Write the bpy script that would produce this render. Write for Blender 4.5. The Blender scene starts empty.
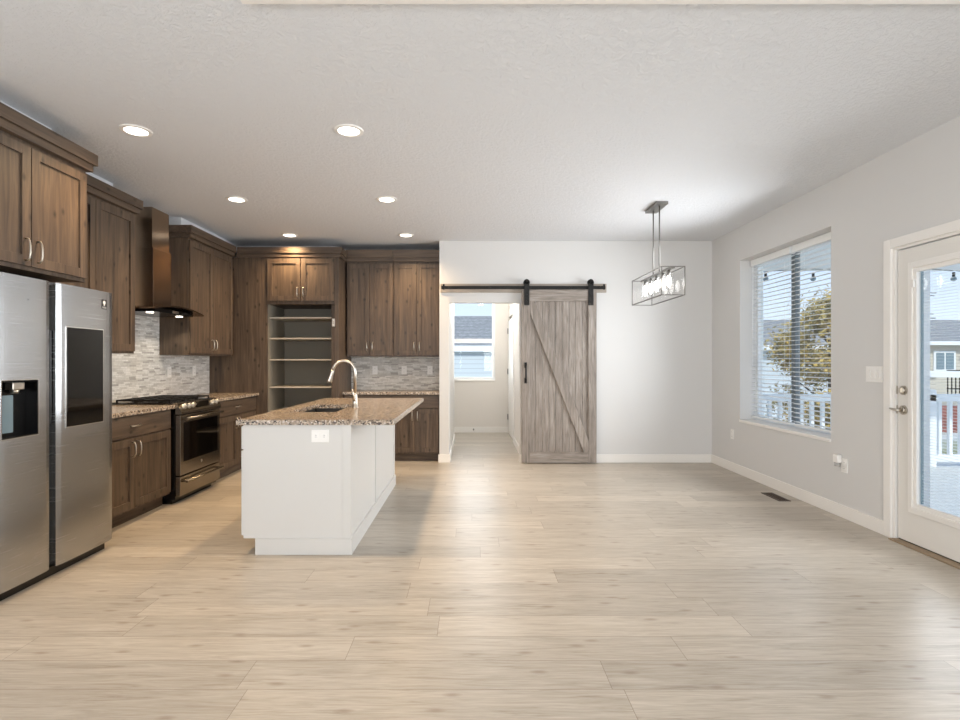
import bpy, bmesh, math, random
from mathutils import Vector, Matrix
random.seed(7)
C = bpy.context.scene.collection
scn = bpy.context.scene

# ------------------------------------------------------------------ camera, sky, light, exposure
CAM_H, H = 1.305, 2.878
XL, XR, YB = -3.35, 3.112, 6.924          # left wall, right wall, dining back wall
cd = bpy.data.cameras.new('camera'); cam = bpy.data.objects.new('camera', cd); C.objects.link(cam)
cam.location = (0, 0, CAM_H); cam.rotation_euler = (math.pi/2, 0, 0)
cd.sensor_width = 36; cd.lens = 533/960*36; cd.shift_x = 7.5/960; cd.shift_y = 2/960; cd.clip_end = 300
scn.camera = cam

world = bpy.data.worlds.new('sky'); scn.world = world; world.use_nodes = True
wn = world.node_tree; wn.nodes.clear()
w_out = wn.nodes.new('ShaderNodeOutputWorld'); w_bg = wn.nodes.new('ShaderNodeBackground')
w_tc = wn.nodes.new('ShaderNodeTexCoord'); w_sep = wn.nodes.new('ShaderNodeSeparateXYZ'); w_rp = wn.nodes.new('ShaderNodeValToRGB')
wn.links.new(w_tc.outputs['Generated'], w_sep.inputs[0]); wn.links.new(w_sep.outputs['Z'], w_rp.inputs[0])
wn.links.new(w_rp.outputs[0], w_bg.inputs[0]); wn.links.new(w_bg.outputs[0], w_out.inputs[0])
e = w_rp.color_ramp.elements
e[0].position = 0.0; e[0].color = (.72, .80, .90, 1)
e[1].position = 0.30; e[1].color = (.38, .53, .84, 1)
w_bg.inputs[1].default_value = 1.0

def area(name, loc, rot, sx, sy, power, col, spread=math.pi):
    l = bpy.data.lights.new(name, 'AREA'); l.shape = 'RECTANGLE'; l.size = sx; l.size_y = sy
    l.energy = power; l.color = col; l.spread = spread
    o = bpy.data.objects.new(name, l); C.objects.link(o); o.location = loc; o.rotation_euler = rot
    return o
PI = math.pi
sd = bpy.data.lights.new('sun', 'SUN'); sd.energy = 2.0; sd.angle = .03; sd.color = (1, .95, .88)
so = bpy.data.objects.new('sun', sd); C.objects.link(so)
so.rotation_euler = Vector((-.10, -.72, .68)).to_track_quat('Z', 'Y').to_euler()
# added fill behind the camera; daylight at window, patio door and hall window
area('fill_rear_left', (-1.6, -3.62, 1.45), (PI/2+.95, 0, 0), 2.2, 1.8, 62, (.96, .98, 1))  # added fill lamps at two assumed windows in the unseen rear wall
area('fill_rear_right', (1.6, -3.62, 1.45), (PI/2+.95, 0, 0), 2.2, 1.8, 112, (.96, .98, 1))
area('fill_left', (XL+.02, -1.6, 1.45), (0, -PI/2, 0), 1.8, 2.1, 95, (.94, .97, 1))  # added fill lamp to brighten the right wall, out of view
area('daylight_window', (3.105, 5.41, 1.56), (0, PI/2, 0), 1.8, 1.5, 40, (.94, .97, 1), 2.2)
area('daylight_patio_door', (3.088, 3.43, 1.12), (0, PI/2, 0), 1.6, .52, 11, (.94, .97, 1), 2.4)
area('daylight_hall_window', (0, 10.15, 1.6), (-PI/2, 0, 0), .8, 1.2, 12, (.93, .97, 1))
hl = bpy.data.lights.new('hall_fill_light', 'POINT'); hl.energy = 26; hl.color = (1, .96, .91); hl.shadow_soft_size = .12  # added fill light brightening the hall, with no fixture
ho = bpy.data.objects.new('hall_fill_light', hl); C.objects.link(ho); ho.location = (.18, 8.5, 2.62)
WARM = (1.0, .70, .40)
DOWN_W = 15
scn.view_settings.view_transform = 'Standard'; scn.view_settings.look = 'None'
scn.view_settings.gamma = 1; scn.view_settings.use_curve_mapping = False
scn.view_settings.exposure = 0.5
scn.cycles.max_bounces = 14; scn.cycles.diffuse_bounces = 7; scn.cycles.transparent_max_bounces = 24

# ------------------------------------------------------------------ materials
def s2l(c):
    return tuple(((v/255)/12.92 if v/255 <= .04045 else ((v/255+.055)/1.055)**2.4) for v in c) + (1,)
class NT:
    def __init__(s, name):
        s.m = bpy.data.materials.new(name); s.m.use_nodes = True; s.t = s.m.node_tree
        s.b = s.t.nodes['Principled BSDF']
    def n(s, typ, **kw):
        nd = s.t.nodes.new('ShaderNode'+typ)
        for k, v in kw.items(): setattr(nd, k, v)
        return nd
    def l(s, a, b): s.t.links.new(a, b)
    def math(s, op, a, b=None, c=None):
        nd = s.n('Math', operation=op)
        for i, v in enumerate((a, b, c)):
            if v is None: continue
            if isinstance(v, (int, float)): nd.inputs[i].default_value = v
            else: s.l(v, nd.inputs[i])
        return nd.outputs[0]
    def ramp(s, fac, stops, interp='LINEAR'):
        r = s.n('ValToRGB'); r.color_ramp.interpolation = interp
        el = r.color_ramp.elements
        while len(el) < len(stops): el.new(.5)
        for x, (p, c) in zip(el, stops): x.position = p; x.color = c
        s.l(fac, r.inputs[0]); return r.outputs[0]
    def mix(s, fac, a, b, typ='MIX'):
        nd = s.n('Mix', data_type='RGBA', blend_type=typ)
        if isinstance(fac, (int, float)): nd.inputs[0].default_value = fac
        else: s.l(fac, nd.inputs[0])
        for i, v in ((6, a), (7, b)):
            if isinstance(v, tuple): nd.inputs[i].default_value = v
            else: s.l(v, nd.inputs[i])
        return nd.outputs[2]
    def bump(s, h, strength, dist=.01):
        bp = s.n('Bump'); bp.inputs['Strength'].default_value = strength; bp.inputs['Distance'].default_value = dist
        s.l(h, bp.inputs['Height']); s.l(bp.outputs[0], s.b.inputs['Normal'])
    def coords(s, scale, rnd=True):
        tc = s.n('TexCoord'); v = tc.outputs['Object']
        if rnd:
            oi = s.n('ObjectInfo'); mu = s.math('MULTIPLY', oi.outputs['Random'], 37.0)
            ad = s.n('VectorMath', operation='ADD'); s.l(v, ad.inputs[0]); s.l(mu, ad.inputs[1]); v = ad.outputs[0]
        mp = s.n('VectorMath', operation='MULTIPLY'); s.l(v, mp.inputs[0]); mp.inputs[1].default_value = scale
        return mp.outputs[0]
    def noise(s, vec, scale, detail=3, rough=.55, dist=0):
        nd = s.n('TexNoise'); s.l(vec, nd.inputs['Vector'])
        nd.inputs['Scale'].default_value = scale; nd.inputs['Detail'].default_value = detail
        nd.inputs['Roughness'].default_value = rough; nd.inputs['Distortion'].default_value = dist
        return nd.outputs['Fac']
    def setp(s, **kw):
        for k, v in kw.items():
            k = k.replace('_', ' ')
            s.b.inputs[k].default_value = v
M = {}
def plain(name, rgb, rough=.5, metal=0, spec=.5, **kw):
    t = NT(name); t.setp(Base_Color=s2l(rgb), Roughness=rough, Metallic=metal, Specular_IOR_Level=spec)
    for k, v in kw.items(): t.b.inputs[k.replace('_', ' ')].default_value = v
    M[name] = t.m; return t
def paint(name, rgb, rough, scale, strength, dist):
    t = plain(name, rgb, rough)
    v = t.coords((1, 1, 1), False)
    h = t.noise(v, scale, 3); t.bump(h, strength, dist); return t
paint('wall_paint', (213, 212, 210), .75, 90, .08, .002)
paint('hall_paint', (222, 217, 210), .75, 90, .08, .002)
# knock-down ceiling
t = plain('ceiling_paint', (221, 223, 226), .8)
v = t.coords((1, 1, 1), False)
h = t.ramp(t.noise(v, 30, 5, .65, .8), [(.45, (0, 0, 0, 1)), (.58, (1, 1, 1, 1))])
t.bump(h, .5, .006)
plain('trim_white', (236, 233, 228), .38)
plain('cabinet_white', (208, 206, 202), .4)
plain('plastic_white', (238, 236, 232), .35)
plain('blind_white', (240, 241, 240), .45)
plain('vinyl_shaded', (112, 120, 122), .5)  # white vinyl with the backlit mullion's shade put into the colour
plain('vinyl_white', (238, 240, 240), .4)
plain('black_iron', (34, 33, 32), .45, .6)
plain('black_enamel', (14, 13, 13), .22)
plain('pantry_shade', (132, 125, 112), .6)  # shade inside the pantry niche put into the colour
plain('shelf_grey', (186, 178, 164), .5)
plain('pendant_metal', (140, 138, 134), .3, 1)
plain('dark_sink', (44, 42, 40), .35)
plain('dark_gap', (20, 18, 16), .7)
plain('nickel', (196, 189, 178), .3, 1)
plain('bronze', (70, 55, 44), .45, .3)
plain('chrome_line', (225, 224, 220), .15, 1)
plain('grey_plastic', (70, 74, 76), .4)
plain('door_slab_grey', (226, 223, 217), .42)
plain('threshold_wood', (150, 130, 105), .5)

def steel(name, rgb, rough, axis_scale, var=.06):
    t = plain(name, rgb, rough, 1.0)
    v = t.coords(axis_scale)
    n = t.noise(v, 1, 2, .5)
    r = t.math('MULTIPLY_ADD', n, var, rough-var/2); t.l(r, t.b.inputs['Roughness'])
    t.b.inputs['Anisotropic'].default_value = .55
    tg = t.n('Tangent', direction_type='RADIAL', axis='Z'); t.l(tg.outputs[0], t.b.inputs['Tangent'])
    t.bump(n, .006, .0005)
steel('stainless', (180, 181, 182), .27, (3, 3, 400), .02)
steel('range_steel', (150, 142, 131), .24, (3, 3, 400))
steel('hood_steel', (150, 132, 114), .2, (300, 300, 3))
steel('sink_steel', (92, 90, 88), .42, (200, 3, 3))

t = plain('black_glass', (9, 8, 8), .06, 0, .3)
def thin_glass(name, refl=.08, tint=(.97, .99, .985, 1)):
    t = NT(name); t.t.nodes.remove(t.b)
    tr = t.n('BsdfTransparent'); tr.inputs[0].default_value = tint
    gl = t.n('BsdfGlossy'); gl.inputs['Roughness'].default_value = .02
    lw = t.n('LayerWeight'); lw.inputs[0].default_value = .25
    mx = t.n('MixShader'); f = t.math('MULTIPLY_ADD', lw.outputs['Fresnel'], .07, refl*.3)
    t.l(f, mx.inputs[0]); t.l(tr.outputs[0], mx.inputs[1]); t.l(gl.outputs[0], mx.inputs[2])
    o = t.t.nodes['Material Output']; t.l(mx.outputs[0], o.inputs[0]); M[name] = t.m
thin_glass('window_glass', .04); thin_glass('lamp_glass', .03, (1, 1, 1, 1))
def emit(name, col, s):
    t = plain(name, (255, 255, 255), .4); t.setp(Emission_Color=col+(1,), Emission_Strength=s)
emit('lamp_lens', (1, .93, .82), 5); emit('bulb_lit', (1, .95, .88), 3); emit('hood_lamp', (1, .9, .75), 3.5)

def wood(name, dark, mid, light, axis='z', knots=True, rough=.48, streak=1.0, gs=1.0):
    t = plain(name, mid, rough)
    sc = {'z': (16, 16, 1.1), 'x': (1.1, 16, 16), 'y': (16, 1.1, 16)}[axis]
    v = t.coords(sc)
    n = t.noise(v, 1.6*gs, 6, .6, .7)
    base = t.ramp(n, [(.28, s2l(dark)), (.5, s2l(mid)), (.74, s2l(light))])
    v2 = t.coords(tuple({16: 3.2}.get(q, .9) for q in sc))
    m = t.noise(v2, 1.2, 3)
    base = t.mix(t.math('MULTIPLY', m, .55*streak), base, s2l(dark), 'MIX')
    fine = t.noise(t.coords(tuple(q*6 if q > 2 else q*2 for q in sc)), 1.5, 3, .7)
    base = t.mix(.22*streak, base, t.ramp(fine, [(.35, (.25, .25, .25, 1)), (.65, (1, 1, 1, 1))]), 'MULTIPLY')
    if knots:
        vo = t.n('TexVoronoi', voronoi_dimensions='2D')
        kp = t.n('SeparateXYZ'); t.l(t.coords((1, 1, 1)), kp.inputs[0]); kc = t.n('CombineXYZ')
        ka, kb = ((t.math('ADD', kp.outputs[0], kp.outputs[1]), kp.outputs[2]) if axis == 'z' else (kp.outputs[2], t.math('ADD', kp.outputs[0], kp.outputs[1])))
        t.l(t.math('MULTIPLY', ka, 5.5), kc.inputs[0]); t.l(t.math('MULTIPLY', kb, 3.2), kc.inputs[1]); t.l(kc.outputs[0], vo.inputs['Vector'])
        vo.inputs['Scale'].default_value = 1; vo.inputs['Randomness'].default_value = 1
        k = t.ramp(vo.outputs['Distance'], [(.02, (1, 1, 1, 1)), (.10, (0, 0, 0, 1))])
        base = t.mix(t.math('MULTIPLY', k, .75), base, s2l(tuple(c*.32 for c in dark)))
    t.l(base, t.b.inputs['Base Color']); t.bump(fine, .05, .001)
    return t
wood('alder', (62, 51, 42), (97, 80, 65), (126, 106, 86), 'z')
wood('alder_horizontal', (62, 51, 42), (97, 80, 65), (126, 106, 86), 'y')
wood('alder_across', (62, 51, 42), (97, 80, 65), (126, 106, 86), 'x', False)
wood('barn_wood', (112, 102, 93), (178, 167, 157), (214, 205, 196), 'z', False, .6, 1.7, 2.2)
wood('barn_wood_across', (112, 102, 93), (178, 167, 157), (214, 205, 196), 'x', False, .6, 1.7, 2.2)
wood('header_wood', (140, 130, 118), (170, 160, 148), (186, 177, 166), 'x', False, .6, .6)

def planks():
    W, L = .205, 1.5
    t = plain('floor_planks', (190, 170, 145), .3)
    tc = t.n('TexCoord'); sp = t.n('SeparateXYZ'); t.l(tc.outputs['Object'], sp.inputs[0])
    x, y = sp.outputs[0], sp.outputs[1]
    ry = t.math('DIVIDE', y, W); row = t.math('FLOOR', ry)
    wn1 = t.n('TexWhiteNoise', noise_dimensions='1D'); t.l(row, wn1.inputs['W'])
    sh = t.math('MULTIPLY', wn1.outputs['Value'], L)
    rx = t.math('DIVIDE', t.math('ADD', x, sh), L); col = t.math('FLOOR', rx)
    cb = t.n('CombineXYZ'); t.l(row, cb.inputs[0]); t.l(col, cb.inputs[1])
    wn2 = t.n('TexWhiteNoise', noise_dimensions='2D'); t.l(cb.outputs[0], wn2.inputs['Vector'])
    rnd = wn2.outputs['Value']
    fy = t.math('FRACT', ry); fx = t.math('FRACT', rx)
    ey = t.math('MULTIPLY', t.math('MINIMUM', fy, t.math('SUBTRACT', 1, fy)), W)
    ex = t.math('MULTIPLY', t.math('MINIMUM', fx, t.math('SUBTRACT', 1, fx)), L)
    ed = t.math('MINIMUM', ex, ey)
    seam = t.math('LESS_THAN', ed, .0013)
    # grain, shifted per plank
    off = t.n('CombineXYZ'); t.l(t.math('MULTIPLY', rnd, 50), off.inputs[0]); t.l(t.math('MULTIPLY', rnd, 91), off.inputs[1]); t.l(t.math('MULTIPLY', rnd, 13), off.inputs[2])
    va = t.n('VectorMath', operation='ADD'); t.l(tc.outputs['Object'], va.inputs[0]); t.l(off.outputs[0], va.inputs[1])
    vs = t.n('VectorMath', operation='MULTIPLY'); t.l(va.outputs[0], vs.inputs[0]); vs.inputs[1].default_value = (1.6, 20, 1)
    n1 = t.noise(vs.outputs[0], 1.6, 8, .68, 1.0)
    vf = t.n('VectorMath', operation='MULTIPLY'); t.l(va.outputs[0], vf.inputs[0]); vf.inputs[1].default_value = (6, 150, 1)
    n2 = t.noise(vf.outputs[0], 1.3, 3, .6)
    base = t.ramp(n1, [(.25, s2l((149, 138, 124))), (.42, s2l((181, 172, 159))), (.6, s2l((193, 185, 173))), (.8, s2l((206, 199, 188)))])
    base = t.mix(.32, base, t.ramp(n2, [(.32, (.45, .42, .38, 1)), (.62, (1, 1, 1, 1))]), 'MULTIPLY')
    vo = t.n('TexVoronoi', voronoi_dimensions='2D'); vk = t.n('VectorMath', operation='MULTIPLY'); t.l(va.outputs[0], vk.inputs[0]); vk.inputs[1].default_value = (1.9, 5.5, 1)
    t.l(vk.outputs[0], vo.inputs['Vector']); vo.inputs['Scale'].default_value = 1
    k = t.ramp(vo.outputs['Distance'], [(.02, (1, 1, 1, 1)), (.09, (0, 0, 0, 1))])
    base = t.mix(t.math('MULTIPLY', k, .42), base, s2l((120, 98, 78)))
    br = t.math('MULTIPLY_ADD', rnd, .22, .83)
    hs = t.n('HueSaturation'); t.l(base, hs.inputs['Color']); t.l(br, hs.inputs['Value'])
    c = t.mix(t.math('MULTIPLY', seam, .55), hs.outputs[0], s2l((95, 78, 62)))
    t.l(c, t.b.inputs['Base Color'])
    rg = t.math('MULTIPLY_ADD', n2, .12, .28); t.l(rg, t.b.inputs['Roughness'])
    bp = t.math('SUBTRACT', t.math('MULTIPLY', n2, .15), seam); t.bump(bp, .06, .002)
    t.setp(Specular_IOR_Level=.3)
planks()

def granite():
    t = plain('granite', (150, 130, 110), .2)
    v = t.coords((1, 1, 1), False)
    vo = t.n('TexVoronoi'); t.l(v, vo.inputs['Vector']); vo.inputs['Scale'].default_value = 95
    cell = t.n('SeparateColor'); t.l(vo.outputs['Color'], cell.inputs[0])
    base = t.ramp(cell.outputs[0], [(0, s2l((42, 36, 33))), (.14, s2l((90, 80, 72))), (.30, s2l((158, 140, 120))), (.55, s2l((184, 168, 150))), (.8, s2l((212, 202, 190))), (.92, s2l((120, 112, 104)))], 'CONSTANT')
    n = t.noise(v, 38, 3)
    base = t.mix(t.ramp(n, [(.45, (0, 0, 0, 1)), (.62, (.8, .8, .8, 1))]), base, s2l((168, 151, 132)))
    n2 = t.noise(v, 70, 2)
    base = t.mix(t.ramp(n2, [(.60, (0, 0, 0, 1)), (.68, (.85, .85, .85, 1))]), base, s2l((34, 30, 29)))
    t.l(base, t.b.inputs['Base Color'])
granite()

def mosaic(name, axis):
    t = plain(name, (190, 186, 178), .4)
    tc = t.n('TexCoord'); sp = t.n('SeparateXYZ'); t.l(tc.outputs['Object'], sp.inputs[0])
    u = sp.outputs[1] if axis == 'y' else sp.outputs[0]; z = sp.outputs[2]
    rz = t.math('DIVIDE', z, .0165); row = t.math('FLOOR', rz)
    w1 = t.n('TexWhiteNoise', noise_dimensions='1D'); t.l(row, w1.inputs['W'])
    L = .10
    rx = t.math('DIVIDE', t.math('ADD', u, t.math('MULTIPLY', w1.outputs[0], 3.1)), L); col = t.math('FLOOR', rx)
    cb = t.n('CombineXYZ'); t.l(row, cb.inputs[0]); t.l(col, cb.inputs[1])
    w2 = t.n('TexWhiteNoise', noise_dimensions='2D'); t.l(cb.outputs[0], w2.inputs['Vector'])
    base = t.ramp(w2.outputs['Value'], [(0, s2l((168, 165, 160))), (.08, s2l((192, 189, 184))), (.25, s2l((210, 208, 203))), (.5, s2l((222, 220, 216))), (.8, s2l((203, 200, 194)))], 'CONSTANT')
    nz = t.noise(tc.outputs['Object'], 30, 3); base = t.mix(.35, base, t.ramp(nz, [(.3, (.6, .6, .6, 1)), (.6, (1, 1, 1, 1))]), 'MULTIPLY')
    fz = t.math('FRACT', rz); fx = t.math('FRACT', rx)
    ez = t.math('MULTIPLY', t.math('MINIMUM', fz, t.math('SUBTRACT', 1, fz)), .0165)
    ex = t.math('MULTIPLY', t.math('MINIMUM', fx, t.math('SUBTRACT', 1, fx)), L)
    seam = t.math('LESS_THAN', t.math('MINIMUM', ez, ex), .0009)
    base = t.mix(t.math('MULTIPLY', seam, .6), base, s2l((120, 114, 106)))
    t.l(base, t.b.inputs['Base Color'])
    t.bump(t.math('SUBTRACT', w2.outputs['Value'], seam), .35, .002)
mosaic('mosaic_left', 'y'); mosaic('mosaic_back', 'x')

def lined(name, rgb, step, dark=.75, rough=.7, noise=0):
    t = plain(name, rgb, rough)
    tc = t.n('TexCoord'); sp = t.n('SeparateXYZ'); t.l(tc.outputs['Object'], sp.inputs[0])
    f = t.math('FRACT', t.math('DIVIDE', sp.outputs[2], step)); ln = t.math('LESS_THAN', f, .12)
    base = t.mix(ln, s2l(rgb), s2l(tuple(c*dark for c in rgb)))
    if noise:
        n = t.noise(tc.outputs['Object'], noise, 3, .7); base = t.mix(.6, base, t.ramp(n, [(.35, (.35, .35, .35, 1)), (.65, (1, 1, 1, 1))]), 'MULTIPLY')
    t.l(base, t.b.inputs['Base Color'])
lined('siding_pale', (206, 214, 218), .14, .86)
lined('siding_tan', (206, 199, 184), .16, .82)
lined('shingles', (160, 160, 158), .13, .8, .9, 9)
lined('brick_red', (158, 100, 90), .09, .8, .9, 4)
plain('outdoor_white', (238, 240, 240), .5)
plain('concrete', (215, 216, 214), .9)
def ground_mat():
    t = plain('yard_ground', (186, 188, 170), .95); v = t.coords((1, 1, 1), False)
    t.l(t.ramp(t.noise(v, .35, 4), [(.4, s2l((150, 152, 118))), (.55, s2l((205, 206, 200)))]), t.b.inputs['Base Color'])
ground_mat()
def leaf_mat():
    t = plain('leaves', (150, 140, 60), .7); v = t.coords((1, 1, 1), False)
    t.l(t.ramp(t.noise(v, 3.5, 3), [(.3, s2l((92, 94, 66))), (.46, s2l((156, 140, 84))), (.62, s2l((206, 176, 98))), (.75, s2l((108, 106, 74)))]), t.b.inputs['Base Color'])
leaf_mat()
plain('bark', (96, 84, 72), .9)
plain('bottle_grey', (170, 168, 164), .2)
plain('outdoor_glass', (120, 140, 150), .1)
def deck_mat():
    t = plain('deck_boards', (205, 210, 210), .55)
    tc = t.n('TexCoord'); sp = t.n('SeparateXYZ'); t.l(tc.outputs['Object'], sp.inputs[0])
    f = t.math('FRACT', t.math('DIVIDE', sp.outputs[1], .14)); ln = t.math('LESS_THAN', f, .06)
    t.l(t.mix(ln, s2l((208, 212, 212)), s2l((140, 142, 140))), t.b.inputs['Base Color'])
deck_mat()

# ------------------------------------------------------------------ mesh helpers
def box(bm, x0, x1, y0, y1, z0, z1, bev=0):
    vs = [bm.verts.new(p) for p in ((x0,y0,z0),(x1,y0,z0),(x1,y1,z0),(x0,y1,z0),(x0,y0,z1),(x1,y0,z1),(x1,y1,z1),(x0,y1,z1))]
    fs = [bm.faces.new([vs[i] for i in f]) for f in ((3,2,1,0),(4,5,6,7),(0,1,5,4),(1,2,6,5),(2,3,7,6),(3,0,4,7))]
    if bev:
        ed = list({e for f in fs for e in f.edges})
        bmesh.ops.bevel(bm, geom=ed, offset=bev, segments=2, profile=.6, affect='EDGES')
    return bm
def nb(): return bmesh.new()
def B(x0, x1, y0, y1, z0, z1, bev=0): return box(nb(), min(x0,x1), max(x0,x1), min(y0,y1), max(y0,y1), min(z0,z1), max(z0,z1), bev)
def addB(bm, x0, x1, y0, y1, z0, z1, bev=0): return box(bm, min(x0,x1), max(x0,x1), min(y0,y1), max(y0,y1), min(z0,z1), max(z0,z1), bev)
def prism(bm, poly, a0, a1, axis):
    """poly: 2-D points; extruded along axis ('x','y','z') from a0 to a1"""
    def P(p, a): return {'x': (a, p[0], p[1]), 'y': (p[0], a, p[1]), 'z': (p[0], p[1], a)}[axis]
    A = [bm.verts.new(P(p, a0)) for p in poly]; Bv = [bm.verts.new(P(p, a1)) for p in poly]
    n = len(poly)
    bm.faces.new(A); bm.faces.new(Bv[::-1])
    for i in range(n): bm.faces.new((A[i], Bv[i], Bv[(i+1) % n], A[(i+1) % n]))
    bmesh.ops.recalc_face_normals(bm, faces=bm.faces[:]); return bm
def tube(bm, pts, r, seg=10, caps=True):
    pts = [Vector(p) for p in pts]; rings = []
    rad = r if isinstance(r, (list, tuple)) else [r]*len(pts)
    up = None
    for i, p in enumerate(pts):
        d = (pts[min(i+1, len(pts)-1)] - pts[max(i-1, 0)]).normalized()
        if up is None:
            up = Vector((0, 0, 1)) if abs(d.z) < .9 else Vector((1, 0, 0))
        a = d.cross(up).normalized(); b = a.cross(d).normalized(); up = b
        rings.append([bm.verts.new(p + rad[i]*(math.cos(2*PI*k/seg)*a + math.sin(2*PI*k/seg)*b)) for k in range(seg)])
    for i in range(len(rings)-1):
        for k in range(seg):
            f = bm.faces.new((rings[i][k], rings[i][(k+1) % seg], rings[i+1][(k+1) % seg], rings[i+1][k])); f.smooth = True
    if caps: bm.faces.new(rings[0][::-1]); bm.faces.new(rings[-1])
    bmesh.ops.recalc_face_normals(bm, faces=bm.faces[:])
    return bm
def cyl(bm, c, axis, r0, r1, length, seg=24):
    c = Vector(c); d = {'x': Vector((1,0,0)), 'y': Vector((0,1,0)), 'z': Vector((0,0,1))}[axis]
    return tube(bm, [c, c+d*length], [r0, r1], seg)
def wloc(o):
    v = Vector((0, 0, 0))
    while o is not None: v += o.location; o = o.parent
    return v
def obj(name, bm, m, parent=None):
    me = bpy.data.meshes.new(name)
    if parent is not None:
        off = wloc(parent)
    else:
        xs = [v.co for v in bm.verts]
        off = Vector(((min(c.x for c in xs)+max(c.x for c in xs))/2, (min(c.y for c in xs)+max(c.y for c in xs))/2, min(c.z for c in xs)))
    for v in bm.verts: v.co -= off
    bm.to_mesh(me); bm.free()
    o = bpy.data.objects.new(name, me); C.objects.link(o)
    for mm in (m if isinstance(m, (list, tuple)) else [m]): me.materials.append(M[mm])
    if parent is not None: o.parent = parent
    else: o.location = off
    return o
def tag(o, label=None, cat=None, group=None, kind=None):
    if label: o['label'] = label
    if cat: o['category'] = cat
    if group: o['group'] = group
    if kind: o['kind'] = kind
    return o
def thing(name, loc, label, cat, group=None, kind=None):
    o = bpy.data.objects.new(name, None); C.objects.link(o); o.location = loc; o.empty_display_size = .1
    return tag(o, label, cat, group, kind)
def struct(name, bm, m, label, cat, parent=None):
    return tag(obj(name, bm, m, parent), label, cat, None, 'structure')
def copy_tree(o, loc=None, label=None):
    c = o.copy(); C.objects.link(c)
    if loc is not None: c.location = loc
    if label: c['label'] = label
    for ch in list(o.children):
        d = ch.copy(); C.objects.link(d); d.parent = c
        for g in list(ch.children):
            k = g.copy(); C.objects.link(k); k.parent = d
    return c

# ------------------------------------------------------------------ room shell
YR = -3.6                                   # wall behind the camera
KY = 7.46                                   # kitchen back wall
struct('floor', B(XL-.2, XR+.2, YR-.2, 10.1, -.12, 0), 'floor_planks', 'light oak plank floor running across the whole room', 'floor')
struct('ceiling', B(XL-.2, XR+.2, YR-.2, 10.1, H, H+.15), 'ceiling_paint', 'white knock-down textured ceiling', 'ceiling')
struct('ceiling_soffit', B(-1.0, XR, YR, 2.318, 2.862, H), 'trim_white', 'dropped white ceiling edge along the top of the view', 'ceiling')
bm = nb(); addB(bm, XL-.15, XL, YR, -2.7, 0, H); addB(bm, XL-.15, XL, -.5, 8.35, 0, H); addB(bm, XL-.15, XL, -2.7, -.5, 0, .5); addB(bm, XL-.15, XL, -2.7, -.5, 2.4, H)  # opening behind the camera added to go with the left fill lamp
struct('wall_left', bm, 'wall_paint', 'left kitchen wall behind the cabinets', 'wall')
# right wall with the window and the patio door cut out
WY0, WY1, WZ0, WZ1 = 4.627, 6.20, .63, 2.485
DY0, DY1, DZ1 = 2.985, 3.947, 2.145
bm = nb()
RX1 = XR+.26
addB(bm, XR, RX1, WY1, YB, 0, H); addB(bm, XR, RX1, WY0, WY1, 0, WZ0); addB(bm, XR, RX1, WY0, WY1, WZ1, H)
addB(bm, XR, RX1, DY1, WY0, 0, H); addB(bm, XR, RX1, DY0, DY1, DZ1, H); addB(bm, XR, RX1, YR, DY0, 0, H)
struct('wall_right', bm, 'wall_paint', 'right wall with the blinds window and the patio door', 'wall')
# back wall of the dining area with the cased opening
OX0, OX1, OZ = -.305, .612, 2.078
bm = nb()
addB(bm, -.43, OX0, YB, 8.92, 0, H); addB(bm, OX0, OX1, YB, YB+.12, OZ, H); addB(bm, OX1, XR+.26, YB, YB+.12, 0, H)
struct('wall_back', bm, 'wall_paint', 'pale back wall behind the sliding barn door', 'wall')
bm = nb()
addB(bm, XL, -.43, KY, KY+.12, 0, H)
struct('wall_kitchen_back', bm, 'wall_paint', 'kitchen back wall behind the mosaic backsplash', 'wall')
# hall
bm = nb()
FY = 9.87; HW = (-.42, .42, .97, 2.52)
addB(bm, -1.5, HW[0], FY, FY+.16, 0, H); addB(bm, HW[1], .9, FY, FY+.16, 0, H)
addB(bm, HW[0], HW[1], FY, FY+.16, 0, HW[2]); addB(bm, HW[0], HW[1], FY, FY+.16, HW[3], H)
struct('wall_hall_end', bm, 'hall_paint', 'end wall of the hall under its window', 'wall')
bm = nb(); addB(bm, .67, .80, YB+.12, 8.66, 0, H); addB(bm, .67, .80, 8.66, 9.80, 2.12, H); addB(bm, .67, .80, 9.80, FY, 0, H)
addB(bm, .80, .85, 8.6, FY, 0, H)
struct('wall_hall_right', bm, 'hall_paint', 'right hall wall behind the barn door edge', 'wall')
bm = nb(); addB(bm, -1.55, -1.5, 8.80, FY, 0, H); addB(bm, -1.55, -.43, 8.80, 8.92, 0, H)
struct('wall_hall_left', bm, 'hall_paint', 'left side wall of the room beyond the hall', 'wall')
# rear wall behind the camera, two openings added for the fill light
bm = nb()
for a, b in ((XL-.15, -2.75), (-.45, .45), (2.75, XR+.26)): addB(bm, a, b, YR-.15, YR, 0, H)
for a, b in ((-2.75, -.45), (.45, 2.75)): addB(bm, a, b, YR-.15, YR, 0, .5); addB(bm, a, b, YR-.15, YR, 2.4, H)
struct('wall_rear', bm, 'wall_paint', 'living room wall opposite the kitchen with two openings added for fill light', 'wall')

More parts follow.
